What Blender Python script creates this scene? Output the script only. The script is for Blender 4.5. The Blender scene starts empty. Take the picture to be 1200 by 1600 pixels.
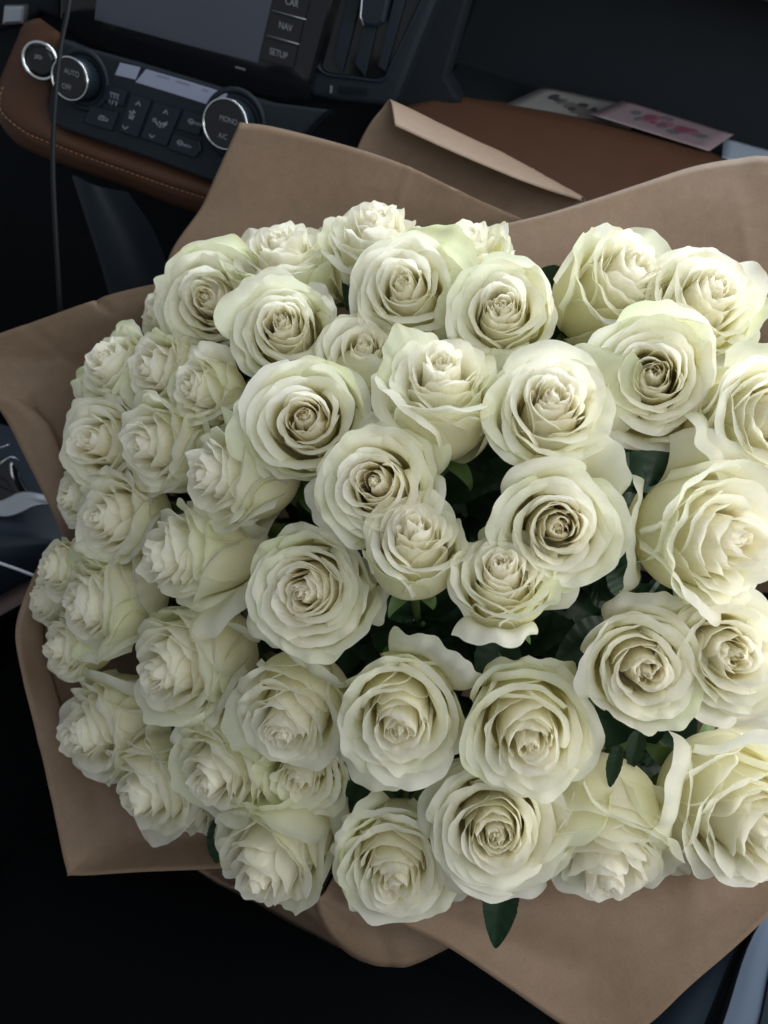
import bpy, math, random
import numpy as np
from mathutils import Vector, Matrix

# ------------------------------------------------------------------ camera, world, light
S = bpy.context.scene
COL = S.collection
YAW, PITCH, ROLL = math.radians(-3), math.radians(42), math.radians(17)
FPX = 1244.0
FH = Vector((math.sin(YAW), math.cos(YAW), 0))
FWD = FH * math.cos(PITCH) + Vector((0, 0, -math.sin(PITCH)))
R0 = Vector((math.cos(YAW), -math.sin(YAW), 0))
U0 = R0.cross(FWD)
RT = R0 * math.cos(ROLL) + U0 * math.sin(ROLL)
UP = -R0 * math.sin(ROLL) + U0 * math.cos(ROLL)
EYE = Vector((0, 0, 1.20))

cam_d = bpy.data.cameras.new('camera')
cam = bpy.data.objects.new('camera', cam_d)
COL.objects.link(cam)
M = Matrix((RT, UP, -FWD)).transposed().to_4x4()
M.translation = EYE
cam.matrix_world = M
cam_d.sensor_fit = 'HORIZONTAL'
cam_d.sensor_width = 27.0
cam_d.lens = 27.0 * FPX / 1200.0
cam_d.clip_start = 0.02
cam_d.clip_end = 60
cam_d.dof.use_dof = True
cam_d.dof.focus_distance = 0.56
cam_d.dof.aperture_fstop = 8.0
S.camera = cam

W = bpy.data.worlds.new('World')
S.world = W
W.use_nodes = True
W.node_tree.nodes['Background'].inputs[0].default_value = (0.86, 0.93, 1.0, 1)
W.node_tree.nodes['Background'].inputs[1].default_value = 0.33

S.view_settings.view_transform = 'Standard'
S.view_settings.look = 'None'
S.view_settings.exposure = -0.12
S.view_settings.gamma = 1.0
S.cycles.use_denoising = True
S.cycles.max_bounces = 18
S.cycles.diffuse_bounces = 13
S.cycles.transmission_bounces = 16
S.cycles.sample_clamp_indirect = 8.0


def area(name, loc, target, sx, sy, power, color):
    d = bpy.data.lights.new(name, 'AREA')
    d.shape = 'RECTANGLE'
    d.size, d.size_y, d.energy, d.color = sx, sy, power, color
    o = bpy.data.objects.new(name, d)
    COL.objects.link(o)
    o.location = EYE + Vector(loc)
    o.rotation_euler = (EYE + Vector(target) - o.location).to_track_quat('-Z', 'Y').to_euler()
    return o


# daylight through the glass roof, the side window and the windscreen
area('roof_window_light', (0.38, 0.12, 0.58), (0.0, 0.42, -0.42), 0.9, 0.8, 5.0, (0.97, 0.99, 1.0))
area('side_window_light', (0.95, 0.40, 0.08), (0.05, 0.42, -0.42), 0.8, 0.45, 8.5, (1.0, 0.975, 0.92))
area('windscreen_light', (0.10, 1.45, 0.48), (0.0, 0.45, -0.42), 1.3, 0.5, 20.0, (0.90, 0.96, 1.0))
area('rear_fill_light', (0.45, -0.75, 0.35), (0.0, 0.45, -0.42), 0.9, 0.6, 5.0, (0.95, 0.98, 1.0))  # added fill from behind the camera, brightens the rose hearts and left side


def P(px, py, d):
    """point of the cabin seen at photo pixel (px, py), d metres in front of the camera"""
    return EYE + FWD * d + RT * ((px - 600) / FPX * d) - UP * ((py - 800) / FPX * d)


# ------------------------------------------------------------------ materials
def mat(name, color=(0.5, 0.5, 0.5), rough=0.5, metal=0.0, spec=0.5, emit=None, estr=0.0, coat=0.0,
        noise=0.0, nscale=40.0, bump=0.0, bscale=200.0):
    m = bpy.data.materials.new(name)
    m.use_nodes = True
    nt = m.node_tree
    b = nt.nodes['Principled BSDF']
    b.inputs['Base Color'].default_value = (*color, 1)
    b.inputs['Roughness'].default_value = rough
    b.inputs['Metallic'].default_value = metal
    b.inputs['Specular IOR Level'].default_value = spec
    b.inputs['Coat Weight'].default_value = coat
    if emit:
        b.inputs['Emission Color'].default_value = (*emit, 1)
        b.inputs['Emission Strength'].default_value = estr
    tc = nt.nodes.new('ShaderNodeTexCoord')
    if noise:
        n = nt.nodes.new('ShaderNodeTexNoise')
        n.inputs['Scale'].default_value = nscale
        n.inputs['Detail'].default_value = 5
        nt.links.new(tc.outputs['Object'], n.inputs['Vector'])
        mx = nt.nodes.new('ShaderNodeMix')
        mx.data_type = 'RGBA'
        mx.inputs[6].default_value = (*[c * (1 - noise) for c in color], 1)
        mx.inputs[7].default_value = (*[min(1, c * (1 + noise)) for c in color], 1)
        nt.links.new(n.outputs['Fac'], mx.inputs[0])
        nt.links.new(mx.outputs[2], b.inputs['Base Color'])
    if bump:
        n2 = nt.nodes.new('ShaderNodeTexNoise')
        n2.inputs['Scale'].default_value = bscale
        n2.inputs['Detail'].default_value = 3
        nt.links.new(tc.outputs['Object'], n2.inputs['Vector'])
        bp = nt.nodes.new('ShaderNodeBump')
        bp.inputs['Strength'].default_value = bump
        bp.inputs['Distance'].default_value = 0.001
        nt.links.new(n2.outputs['Fac'], bp.inputs['Height'])
        nt.links.new(bp.outputs['Normal'], b.inputs['Normal'])
    return m


def petal_material():
    m = bpy.data.materials.new('rose_petal')
    m.use_nodes = True
    nt = m.node_tree
    b = nt.nodes['Principled BSDF']
    out = nt.nodes['Material Output']
    at = nt.nodes.new('ShaderNodeAttribute')
    at.attribute_name = 'tint'
    pv = nt.nodes.new('ShaderNodeAttribute')
    pv.attribute_name = 'along'
    # fine veins running from the foot of the petal to its rim
    mp = nt.nodes.new('ShaderNodeMapping')
    mp.inputs['Scale'].default_value = (9, 1.3, 1)
    nt.links.new(pv.outputs['Vector'], mp.inputs['Vector'])
    nz = nt.nodes.new('ShaderNodeTexNoise')
    nz.inputs['Scale'].default_value = 2.2
    nz.inputs['Detail'].default_value = 5
    nz.inputs['Distortion'].default_value = 0.4
    nt.links.new(mp.outputs['Vector'], nz.inputs['Vector'])
    bp = nt.nodes.new('ShaderNodeBump')
    bp.inputs['Strength'].default_value = 0.22
    bp.inputs['Distance'].default_value = 0.001
    nt.links.new(nz.outputs['Fac'], bp.inputs['Height'])
    # faint blotches in the pigment
    mr = nt.nodes.new('ShaderNodeMapRange')
    mr.inputs['From Min'].default_value = 0.3
    mr.inputs['From Max'].default_value = 0.7
    mr.inputs['To Min'].default_value = 0.985
    mr.inputs['To Max'].default_value = 1.0
    nt.links.new(nz.outputs['Fac'], mr.inputs['Value'])
    mul = nt.nodes.new('ShaderNodeVectorMath')
    mul.operation = 'SCALE'
    nt.links.new(at.outputs['Color'], mul.inputs[0])
    nt.links.new(mr.outputs['Result'], mul.inputs['Scale'])
    nt.links.new(mul.outputs['Vector'], b.inputs['Base Color'])
    nt.links.new(bp.outputs['Normal'], b.inputs['Normal'])
    b.inputs['Roughness'].default_value = 0.55
    b.inputs['Specular IOR Level'].default_value = 0.22
    tr = nt.nodes.new('ShaderNodeBsdfTranslucent')
    gm = nt.nodes.new('ShaderNodeGamma')                    # light that has come through a petal is yellower
    gm.inputs['Gamma'].default_value = 1.05
    nt.links.new(mul.outputs['Vector'], gm.inputs['Color'])
    nt.links.new(gm.outputs['Color'], tr.inputs['Color'])
    nt.links.new(bp.outputs['Normal'], tr.inputs['Normal'])
    mx = nt.nodes.new('ShaderNodeMixShader')
    mx.inputs[0].default_value = 0.56
    nt.links.new(b.outputs[0], mx.inputs[1])
    nt.links.new(tr.outputs[0], mx.inputs[2])
    nt.links.new(mx.outputs[0], out.inputs['Surface'])
    return m


def paper_material():
    m = bpy.data.materials.new('kraft_paper')
    m.use_nodes = True
    nt = m.node_tree
    b = nt.nodes['Principled BSDF']
    out = nt.nodes['Material Output']
    tc = nt.nodes.new('ShaderNodeTexCoord')
    n1 = nt.nodes.new('ShaderNodeTexNoise')
    n1.inputs['Scale'].default_value = 420
    n1.inputs['Detail'].default_value = 4
    n2 = nt.nodes.new('ShaderNodeTexNoise')
    n2.inputs['Scale'].default_value = 90
    n2.inputs['Detail'].default_value = 8
    for n in (n1, n2):
        nt.links.new(tc.outputs['Object'], n.inputs['Vector'])
    ad = nt.nodes.new('ShaderNodeMath')
    ad.operation = 'ADD'
    nt.links.new(n1.outputs['Fac'], ad.inputs[0])
    nt.links.new(n2.outputs['Fac'], ad.inputs[1])
    rp = nt.nodes.new('ShaderNodeValToRGB')
    rp.color_ramp.elements[0].position = 0.35
    rp.color_ramp.elements[0].color = (0.222, 0.150, 0.098, 1)
    rp.color_ramp.elements[1].position = 0.65
    rp.color_ramp.elements[1].color = (0.262, 0.181, 0.122, 1)
    hf = nt.nodes.new('ShaderNodeMath')
    hf.operation = 'MULTIPLY'
    hf.inputs[1].default_value = 0.5
    nt.links.new(ad.outputs[0], hf.inputs[0])
    nt.links.new(hf.outputs[0], rp.inputs[0])
    # sparse dark flecks of fibre
    vo = nt.nodes.new('ShaderNodeTexVoronoi')
    vo.inputs['Scale'].default_value = 110
    nt.links.new(tc.outputs['Object'], vo.inputs['Vector'])
    lt = nt.nodes.new('ShaderNodeMath')
    lt.operation = 'LESS_THAN'
    lt.inputs[1].default_value = 0.055
    nt.links.new(vo.outputs['Distance'], lt.inputs[0])
    fm = nt.nodes.new('ShaderNodeMix')
    fm.data_type = 'RGBA'
    fm.inputs[7].default_value = (0.08, 0.05, 0.03, 1)
    ml = nt.nodes.new('ShaderNodeMath')
    ml.operation = 'MULTIPLY'
    ml.inputs[1].default_value = 0.5
    nt.links.new(lt.outputs[0], ml.inputs[0])
    nt.links.new(ml.outputs[0], fm.inputs[0])
    nt.links.new(rp.outputs[0], fm.inputs[6])
    nt.links.new(fm.outputs[2], b.inputs['Base Color'])
    b.inputs['Roughness'].default_value = 0.58
    b.inputs['Specular IOR Level'].default_value = 0.4
    bp = nt.nodes.new('ShaderNodeBump')
    bp.inputs['Strength'].default_value = 0.12
    bp.inputs['Distance'].default_value = 0.0004
    nt.links.new(ad.outputs[0], bp.inputs['Height'])
    nt.links.new(bp.outputs['Normal'], b.inputs['Normal'])
    tr = nt.nodes.new('ShaderNodeBsdfTranslucent')
    nt.links.new(fm.outputs[2], tr.inputs['Color'])
    mx = nt.nodes.new('ShaderNodeMixShader')
    mx.inputs[0].default_value = 0.17
    nt.links.new(b.outputs[0], mx.inputs[1])
    nt.links.new(tr.outputs[0], mx.inputs[2])
    nt.links.new(mx.outputs[0], out.inputs['Surface'])
    return m


def leaf_material():
    m = mat('rose_leaf', (0.012, 0.034, 0.014), 0.5, spec=0.25, noise=0.35, nscale=60, bump=0.3, bscale=120)
    return m


MAT = dict(
    petal=petal_material(), paper=paper_material(), leaf=leaf_material(),
    stem=mat('green_stem', (0.07, 0.12, 0.035), 0.5, noise=0.3),
    sepal=mat('green_sepal', (0.09, 0.16, 0.045), 0.5, noise=0.3),
    leather=mat('tan_leather', (0.085, 0.040, 0.023), 0.62, spec=0.3, noise=0.12, nscale=30, bump=0.5, bscale=900),
    thread=mat('tan_thread', (0.42, 0.22, 0.12), 0.7),
    plastic=mat('dark_plastic', (0.008, 0.014, 0.021), 0.6, spec=0.3, noise=0.15, bump=0.3, bscale=1200),
    soft=mat('dark_dash_skin', (0.006, 0.0095, 0.014), 0.8, spec=0.25, bump=0.5, bscale=1000),
    gloss=mat('piano_black', (0.006, 0.007, 0.009), 0.12),
    button=mat('button_plastic', (0.009, 0.016, 0.024), 0.4, spec=0.3, bump=0.15, bscale=1200),
    chrome=mat('chrome', (0.75, 0.78, 0.8), 0.16, metal=1.0),
    satin=mat('satin_silver', (0.42, 0.45, 0.5), 0.35, metal=0.85),
    print=mat('white_print', (0.20, 0.22, 0.245), 0.6),
    screen=mat('screen_painted_sky', (0.034, 0.04, 0.056), 0.3, emit=(0.35, 0.40, 0.55), estr=0.03),  # screen is off: sky reflection painted in as grey-blue colour and faint glow
    display=mat('lit_display', (0.12, 0.135, 0.18), 0.4, emit=(0.50, 0.58, 0.85), estr=0.13),
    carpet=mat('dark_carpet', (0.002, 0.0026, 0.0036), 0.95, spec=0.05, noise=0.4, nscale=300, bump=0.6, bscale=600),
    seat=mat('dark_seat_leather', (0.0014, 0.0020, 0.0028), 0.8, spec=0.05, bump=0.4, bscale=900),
    cable=mat('black_rubber', (0.006, 0.008, 0.010), 0.55, spec=0.2),
    cord=mat('white_rubber', (0.5, 0.55, 0.58), 0.5),
    blue=mat('blue_grey_plastic', (0.020, 0.032, 0.048), 0.5, spec=0.3, bump=0.2, bscale=1000),
    sill=mat('brushed_sill', (0.20, 0.26, 0.36), 0.42, metal=0.5, noise=0.12, nscale=15),
    trim=mat('dark_red_leather', (0.07, 0.045, 0.042), 0.6, bump=0.4, bscale=900),
)


# ------------------------------------------------------------------ mesh helpers
def link(name, me, m=None, parent=None):
    o = bpy.data.objects.new(name, me)
    COL.objects.link(o)
    if m is not None and me is not None and not me.materials:
        me.materials.append(m)
    if parent is not None:
        o.parent = parent
    return o


def tag(o, label, cat, group=None, kind=None):
    if label:
        o['label'] = label
    if cat:
        o['category'] = cat
    if group:
        o['group'] = group
    if kind:
        o['kind'] = kind
    return o


def empty(name, loc, label, cat, group=None):
    o = bpy.data.objects.new(name, None)
    o.empty_display_size = 0.02
    COL.objects.link(o)
    o.matrix_world = loc if isinstance(loc, Matrix) else Matrix.Translation(loc)
    return tag(o, label, cat, group)


_faces = {}


def grid_faces(nu, nv):
    k = (nu, nv)
    if k not in _faces:
        i, j = np.meshgrid(np.arange(nu - 1), np.arange(nv - 1), indexing='ij')
        a = i * nv + j
        _faces[k] = np.stack([a, a + nv, a + nv + 1, a + 1], -1).reshape(-1, 4)
    return _faces[k]


def quads_mesh(name, verts, quads, smooth=True):
    me = bpy.data.meshes.new(name)
    n = len(quads)
    me.vertices.add(len(verts))
    me.vertices.foreach_set('co', np.asarray(verts, dtype=np.float32).ravel())
    me.loops.add(n * 4)
    me.loops.foreach_set('vertex_index', np.asarray(quads, dtype=np.int32).ravel())
    me.polygons.add(n)
    me.polygons.foreach_set('loop_start', np.arange(0, n * 4, 4, dtype=np.int32))
    me.polygons.foreach_set('use_smooth', np.full(n, smooth))
    me.update(calc_edges=True)
    return me


def tube_mesh(name, pts, rad, sides=8):
    """closed tube along points; rad number or list"""
    n = len(pts)
    pts = [Vector(p) for p in pts]
    if not hasattr(rad, '__len__'):
        rad = [rad] * n
    vs, fs = [], []
    ref = None
    for i, p in enumerate(pts):
        t = (pts[min(i + 1, n - 1)] - pts[max(i - 1, 0)]).normalized()
        if ref is None:
            ref = t.orthogonal().normalized()
        ref = (ref - t * ref.dot(t)).normalized()
        b = t.cross(ref)
        for k in range(sides):
            a = 2 * math.pi * k / sides
            vs.append(p + (ref * math.cos(a) + b * math.sin(a)) * rad[i])
    for i in range(n - 1):
        for k in range(sides):
            k2 = (k + 1) % sides
            fs.append((i * sides + k, i * sides + k2, (i + 1) * sides + k2, (i + 1) * sides + k))
    fs.append(tuple(range(sides - 1, -1, -1)))
    fs.append(tuple((n - 1) * sides + k for k in range(sides)))
    me = bpy.data.meshes.new(name)
    me.from_pydata([tuple(v) for v in vs], [], fs)
    for p in me.polygons:
        p.use_smooth = len(p.vertices) == 4
    return me


def spline(pts, n):
    """Catmull-Rom through points (tuples of any length), n samples"""
    p = np.array(pts, dtype=float)
    k = len(p)
    q = np.vstack([2 * p[0] - p[1], p, 2 * p[-1] - p[-2]])
    d = np.r_[0, np.cumsum(np.linalg.norm(np.diff(p[:, :2], axis=0), axis=1) + 1e-9)]
    ts = np.linspace(0, d[-1], n)
    out = []
    for t in ts:
        i = min(max(np.searchsorted(d, t, side='right') - 1, 0), k - 2)
        f = (t - d[i]) / (d[i + 1] - d[i])
        a, b, c, e = q[i], q[i + 1], q[i + 2], q[i + 3]
        out.append(0.5 * ((2 * b) + (-a + c) * f + (2 * a - 5 * b + 4 * c - e) * f * f + (-a + 3 * b - 3 * c + e) * f ** 3))
    return np.array(out)


# ------------------------------------------------------------------ car interior
import bmesh


class Plane:
    """a flat face of the dashboard through an anchor, lying along the car's x axis, tilted back from upright"""
    def __init__(self, px, py, d, tilt, turn=0):
        self.o = P(px, py, d)
        t, a = math.radians(tilt), math.radians(turn)
        self.x = Vector((math.cos(a), math.sin(a), 0))
        f = Vector((-math.sin(a), math.cos(a), 0))
        self.y = f * math.sin(t) + Vector((0, 0, math.cos(t)))
        self.n = self.x.cross(self.y)
        self.inv = Matrix((self.x, self.y, self.n))

    def at(self, px, py, off=0.0):
        r = (P(px, py, 1) - EYE).normalized()
        o = self.o + self.n * off
        k = (o - EYE).dot(self.n) / r.dot(self.n)
        return EYE + r * k

    def uv(self, px, py, off=0.0):
        return self.inv @ (self.at(px, py, off) - self.o)


def put(name, me, m, parent):
    """mesh given in room coordinates, as a child"""
    o = link(name, me, m, parent)
    if parent is not None:
        o.matrix_parent_inverse = parent.matrix_world.inverted()
    return o


def plate(name, poly, pl, thick, m, parent, off=0.0, bevel=0.0, seg=2, smooth=None):
    """polygon traced on a plane, extruded backwards by thick, front edge bevelled"""
    if smooth:
        q = spline(list(poly) + [poly[0]], smooth)[:-1]
    else:
        q = poly
    f = [pl.at(x, y, off) for x, y in q]
    bm = bmesh.new()
    va = [bm.verts.new(v) for v in f]
    vb = [bm.verts.new(v - pl.n * thick) for v in f]
    top = bm.faces.new(va)
    bm.faces.new(vb[::-1])
    n = len(f)
    for i in range(n):
        bm.faces.new((va[i], vb[i], vb[(i + 1) % n], va[(i + 1) % n]))
    bmesh.ops.recalc_face_normals(bm, faces=bm.faces)
    if bevel:
        bmesh.ops.bevel(bm, geom=list(top.edges), offset=bevel, segments=seg, profile=.5, affect='EDGES', clamp_overlap=True)
    me = bpy.data.meshes.new(name)
    bm.to_mesh(me)
    bm.free()
    if bevel and smooth:
        for p in me.polygons:
            p.use_smooth = p.area < 1e-3 and len(p.vertices) == 4
    return put(name, me, m, parent)


def strokes_mesh(name, pl, lines, wpx, off):
    """thin raised printed strokes; lines are lists of pixel points"""
    bm = bmesh.new()
    for ln in lines:
        for (a, b) in zip(ln[:-1], ln[1:]):
            A, B = pl.at(*a, off), pl.at(*b, off)
            t = (B - A)
            if t.length < 1e-6:
                continue
            t.normalize()
            s = t.cross(pl.n).normalized() * (wpx * .95 / FPX / 2)
            t = t * s.length * .6
            c = [A - s - t, A + s - t, B + s + t, B - s + t]
            lo = [bm.verts.new(v) for v in c]
            hi = [bm.verts.new(v + pl.n * .0004) for v in c]
            bm.faces.new(hi)
            for i in range(4):
                bm.faces.new((lo[i], lo[(i + 1) % 4], hi[(i + 1) % 4], hi[i]))
    bmesh.ops.recalc_face_normals(bm, faces=bm.faces)
    me = bpy.data.meshes.new(name)
    bm.to_mesh(me)
    bm.free()
    return me


def marks(pl, lines, wpx, parent, off=0.0004, name='symbol'):
    return put(name, strokes_mesh(name, pl, lines, wpx, off), MAT['print'], parent)


def word(txt, pl, px, py, hpx, parent, off=0.0004, stretch=1.0):
    c = bpy.data.curves.new('lettering', 'FONT')
    c.body = txt
    c.align_x, c.align_y = 'CENTER', 'CENTER'
    c.size = hpx * .97 / FPX * 1.4
    c.extrude = .00015
    t = bpy.data.objects.new('lettering_curve', c)
    COL.objects.link(t)
    bpy.context.view_layer.update()
    me = bpy.data.meshes.new_from_object(t.evaluated_get(bpy.context.evaluated_depsgraph_get()))
    bpy.data.objects.remove(t)
    bpy.data.curves.remove(c)
    m = Matrix((pl.x * stretch, pl.y, pl.n)).transposed().to_4x4()
    m.translation = pl.at(px, py, off)
    me.transform(m)
    me.name = 'lettering'
    me.materials.clear()
    return put('lettering', me, MAT['print'], parent)


def cyl(name, pl, c, r, h, m, parent, off=0.0, bevel=.001, sides=40, r2=None):
    """round cap standing on the plane around room point c"""
    bm = bmesh.new()
    r2 = r2 or r
    rings = [(r, 0), (r2 + (r - r2) * .1, h - bevel), (r2 - bevel, h)]
    vs = []
    for rr, z in rings:
        vs.append([bm.verts.new(c + pl.x * (rr * math.cos(2 * math.pi * k / sides)) + pl.y * (rr * math.sin(2 * math.pi * k / sides)) + pl.n * (off + z)) for k in range(sides)])
    for a, b in zip(vs[:-1], vs[1:]):
        for k in range(sides):
            f = bm.faces.new((a[k], a[(k + 1) % sides], b[(k + 1) % sides], b[k]))
            f.smooth = True
    bm.faces.new(vs[-1])
    bm.faces.new(vs[0][::-1])
    me = bpy.data.meshes.new(name)
    bm.to_mesh(me)
    bm.free()
    return put(name, me, m, parent)


def ring(name, pl, c, R, rr, m, parent, off=0.0, n=48, k=8, flat=1.0):
    vs, fs = [], []
    for i in range(n):
        a = 2 * math.pi * i / n
        d = pl.x * math.cos(a) + pl.y * math.sin(a)
        for j in range(k):
            b = 2 * math.pi * j / k
            vs.append(c + d * (R + rr * math.cos(b)) + pl.n * (off + rr * flat * math.sin(b)))
    for i in range(n):
        for j in range(k):
            i2, j2 = (i + 1) % n, (j + 1) % k
            fs.append((i * k + j, i2 * k + j, i2 * k + j2, i * k + j2))
    return put(name, quads_mesh(name, [tuple(v) for v in vs], fs), m, parent)


def loft(name, rows, m, parent, nu=40, nv=24, noise=0.0, solid=0.0, seed=0, crease=None):
    """smooth sheet through rows of (px, py, depth)"""
    rs = np.array([spline(r, nu) for r in rows])            # rows, nu, 3
    g = np.zeros((nu, nv, 3))
    for i in range(nu):
        g[i] = spline(rs[:, i], nv)
    w = np.array([[P(*g[i, j]) for j in range(nv)] for i in range(nu)])
    if noise:
        rng = np.random.default_rng(seed)
        n = np.array(-FWD)
        for _ in range(7):
            k = rng.normal(0, 1, 3)
            k = k / np.linalg.norm(k) * rng.uniform(25, 95)
            w += n * (noise * rng.uniform(.3, 1) / (np.linalg.norm(k) / 40) * np.sin(w @ k + rng.uniform(0, 6.3)))[..., None]
        for _ in range(crease or 0):                        # sharp little folds
            c0 = w[rng.integers(nu // 8, nu), rng.integers(0, max(2, nv // 2))]
            k = rng.normal(0, 1, 3)
            k -= n * (k @ n)
            k /= np.linalg.norm(k)
            d = (w - c0) @ k
            far = np.linalg.norm(w - c0, axis=-1)
            w += n * (rng.choice([-1, 1]) * rng.uniform(.0006, .0018) * np.clip(1 - np.abs(d) / rng.uniform(.006, .014), 0, 1) * np.exp(-(far / rng.uniform(.03, .08)) ** 2))[..., None]
    me = quads_mesh(name, w.reshape(-1, 3), grid_faces(nu, nv))
    o = put(name, me, m, parent)
    if solid:
        s = o.modifiers.new('thickness', 'SOLIDIFY')
        s.thickness = solid
        s.offset = 0
    return o


def prism_x(name, prof, x0, x1, m, parent, smooth=False):
    """profile of (y, z) points swept along the car's x axis"""
    bm = bmesh.new()
    a = [bm.verts.new((x0, y, z)) for y, z in prof]
    b = [bm.verts.new((x1, y, z)) for y, z in prof]
    n = len(prof)
    for i in range(n):
        bm.faces.new((a[i], a[(i + 1) % n], b[(i + 1) % n], b[i])).smooth = smooth
    bm.faces.new(a[::-1])
    bm.faces.new(b)
    bmesh.ops.recalc_face_normals(bm, faces=bm.faces)
    me = bpy.data.meshes.new(name)
    bm.to_mesh(me)
    bm.free()
    return put(name, me, m, parent)


def box_mesh(name, x0, x1, y0, y1, z0, z1, bevel=.02, seg=3):
    bm = bmesh.new()
    bmesh.ops.create_cube(bm, size=1)
    for v in bm.verts:
        v.co = Vector(((x0 + x1) / 2 + v.co.x * (x1 - x0), (y0 + y1) / 2 + v.co.y * (y1 - y0), (z0 + z1) / 2 + v.co.z * (z1 - z0)))
    bmesh.ops.bevel(bm, geom=list(bm.edges), offset=bevel, segments=seg, profile=.5, affect='EDGES')
    me = bpy.data.meshes.new(name)
    bm.to_mesh(me)
    bm.free()
    for p in me.polygons:
        p.use_smooth = True
    return me


# floor of the car
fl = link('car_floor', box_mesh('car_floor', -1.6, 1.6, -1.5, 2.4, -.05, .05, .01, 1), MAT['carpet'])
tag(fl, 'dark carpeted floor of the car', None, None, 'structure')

dash = empty('car_dashboard', Vector((-.3, 1.15, .5)), 'dark car dashboard with tan leather trim, screen and climate controls behind the bouquet', 'dashboard')
# body behind all the fitted parts
prism_x('dash_body', [(1.20, .50), (1.10, .72), (1.12, 1.02), (1.18, 1.13), (1.75, 1.16), (1.75, .50)], -1.3, -.16, MAT['soft'], dash)
prism_x('dash_body', [(1.22, .50), (1.36, .80), (1.36, 1.0), (1.32, 1.13), (1.75, 1.16), (1.75, .50)], -.16, 1.0, MAT['soft'], dash)

prism_x('dash_top', [(1.10, 1.105), (1.10, 1.16), (1.75, 1.18), (1.75, 1.10)], -.155, 1.0, MAT['soft'], dash)

PC = Plane(275, 150, .95, 14)        # climate panel
PL = Plane(275, 150, .965, 14)       # leather round it
PH = Plane(300, 60, .985, 2)         # head unit
# leather pad, a loft whose lower edge rolls under
TOPE = [(66, 32, 1.03), (100, 40, 1.02), (200, 80, 1.0), (330, 130, .99), (430, 165, .985), (500, 178, .98), (560, 172, .985), (640, 195, .98)]
S1 = [(24, 85, 0), (60, 140, 0), (180, 195, 0), (300, 240, 0), (420, 275, 0), (500, 290, 0), (560, 295, 0), (640, 300, 0)]


def zed(px, py, off=0.0, pl=PL):
    return (px, py, (pl.at(px, py, off) - EYE).dot(FWD))


OUT = [(66, 31), (44, 40), (32, 66), (20, 96), (8, 128), (0, 152), (3, 176), (37, 205), (75, 222), (135, 245), (210, 272), (285, 298), (370, 322), (460, 335), (560, 340), (660, 330)]
INN = [(92, 50), (89, 66), (86, 85), (83, 105), (79, 130), (75, 158), (74, 172), (84, 190), (100, 202), (150, 223), (215, 245), (300, 273), (370, 295), (460, 300), (560, 300), (660, 290)]
# face of the pad: from a hem tucked under the panel to the seam, then round to the underside
rows = [[zed(x * .8 + (250 if i > 8 else 130) * .2, y * .9 + 12, -.012) for i, (x, y) in enumerate(INN)],
        [zed(x, y, .002) for x, y in INN],
        [zed(x * .5 + a * .5, y * .5 + b * .5, .010) for (x, y), (a, b) in zip(INN, OUT)],
        [zed(x * .12 + a * .88, y * .12 + b * .88, .009) for (x, y), (a, b) in zip(INN, OUT)],
        [zed(a, b, .004) for (a, b) in OUT]]
low = [(62, 28), (38, 36), (25, 64), (12, 95), (-1, 128), (-8, 156), (-4, 186), (26, 224), (68, 246), (130, 268), (205, 295), (280, 324), (370, 348), (460, 360), (560, 362), (660, 350)]
rows2 = [[zed(a, b, .004) for (a, b) in OUT],
         [zed(a * .6 + x * .4, b * .6 + y * .4, .0) for (a, b), (x, y) in zip(OUT, low)],
         [zed(x, y, -.02) for x, y in low],
         [zed(x + 14, y - 2, -.07) for x, y in low]]
pad = loft('leather_trim', rows, MAT['leather'], dash, 70, 18)
loft('leather_underside', rows2, MAT['leather'], pad, 70, 12)
seam = spline([zed(a, b, .0052) for (a, b) in OUT[4:]], 90)
for i in range(1, 89):
    a, b = P(*seam[i]), P(*(seam[i] * .36 + seam[i + 1] * .64))
    put('stitch', tube_mesh('stitch', [a, (a + b) / 2 + PL.n * .0004, b], .0008, 5), MAT['thread'], pad)

# climate panel
panel = plate('climate_panel', [(92, 60), (120, 72), (200, 94), (300, 124), (420, 160), (512, 172), (492, 190), (452, 236), (400, 300), (331, 284), (240, 250), (150, 219), (100, 202), (78, 190), (74, 172), (80, 130), (86, 90)], PC, .03, MAT['plastic'], dash, .004, .003)
plate('display', [(187, 98), (218.6, 105), (210.8, 124.4), (179, 117)], PC, .004, MAT['display'], panel, .0062, .0008)
plate('display', [(227.6, 108), (290, 126), (354.8, 146), (348, 161), (334, 166.6), (272, 147), (210.8, 128.4)], PC, .004, MAT['display'], panel, .0062, .0008)
dk = mat('display_digits', (.16, .18, .25), .5)
o = put('symbol', strokes_mesh('symbol', PC, [[(246, 118), (254, 120.4)], [(257, 121), (264, 123)], [(276, 127), (284, 129.2)], [(286, 130), (296, 133)], [(318, 140), (324, 142)]], 3, .0066), dk, panel)
BT = [
    ([(165, 131), (200.5, 142), (191.6, 167), (157, 156)], 'button'),
    ([(141, 163), (186, 176), (175, 206), (130, 192)], 'button'),
    ([(204, 145), (237.5, 155), (214.5, 217), (183.8, 206)], 'button'),
    ([(240.5, 157), (285, 170), (260, 230), (217.5, 217)], 'button'),
    ([(287, 171), (322, 180), (311, 213), (275, 202)], 'button'),
    ([(269, 208), (313, 220), (315, 235), (305, 248), (261, 233)], 'button')]
bts = []
for poly, nm in BT:
    cx, cy = sum(p[0] for p in poly) / len(poly), sum(p[1] for p in poly) / len(poly)
    poly = [(cx + (x - cx) * .96, cy + (y - cy) * .96) for x, y in poly]
    bts.append(plate('button', poly, PC, .006, MAT['button'], panel, .0085, .0012))
BO = .0088
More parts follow.
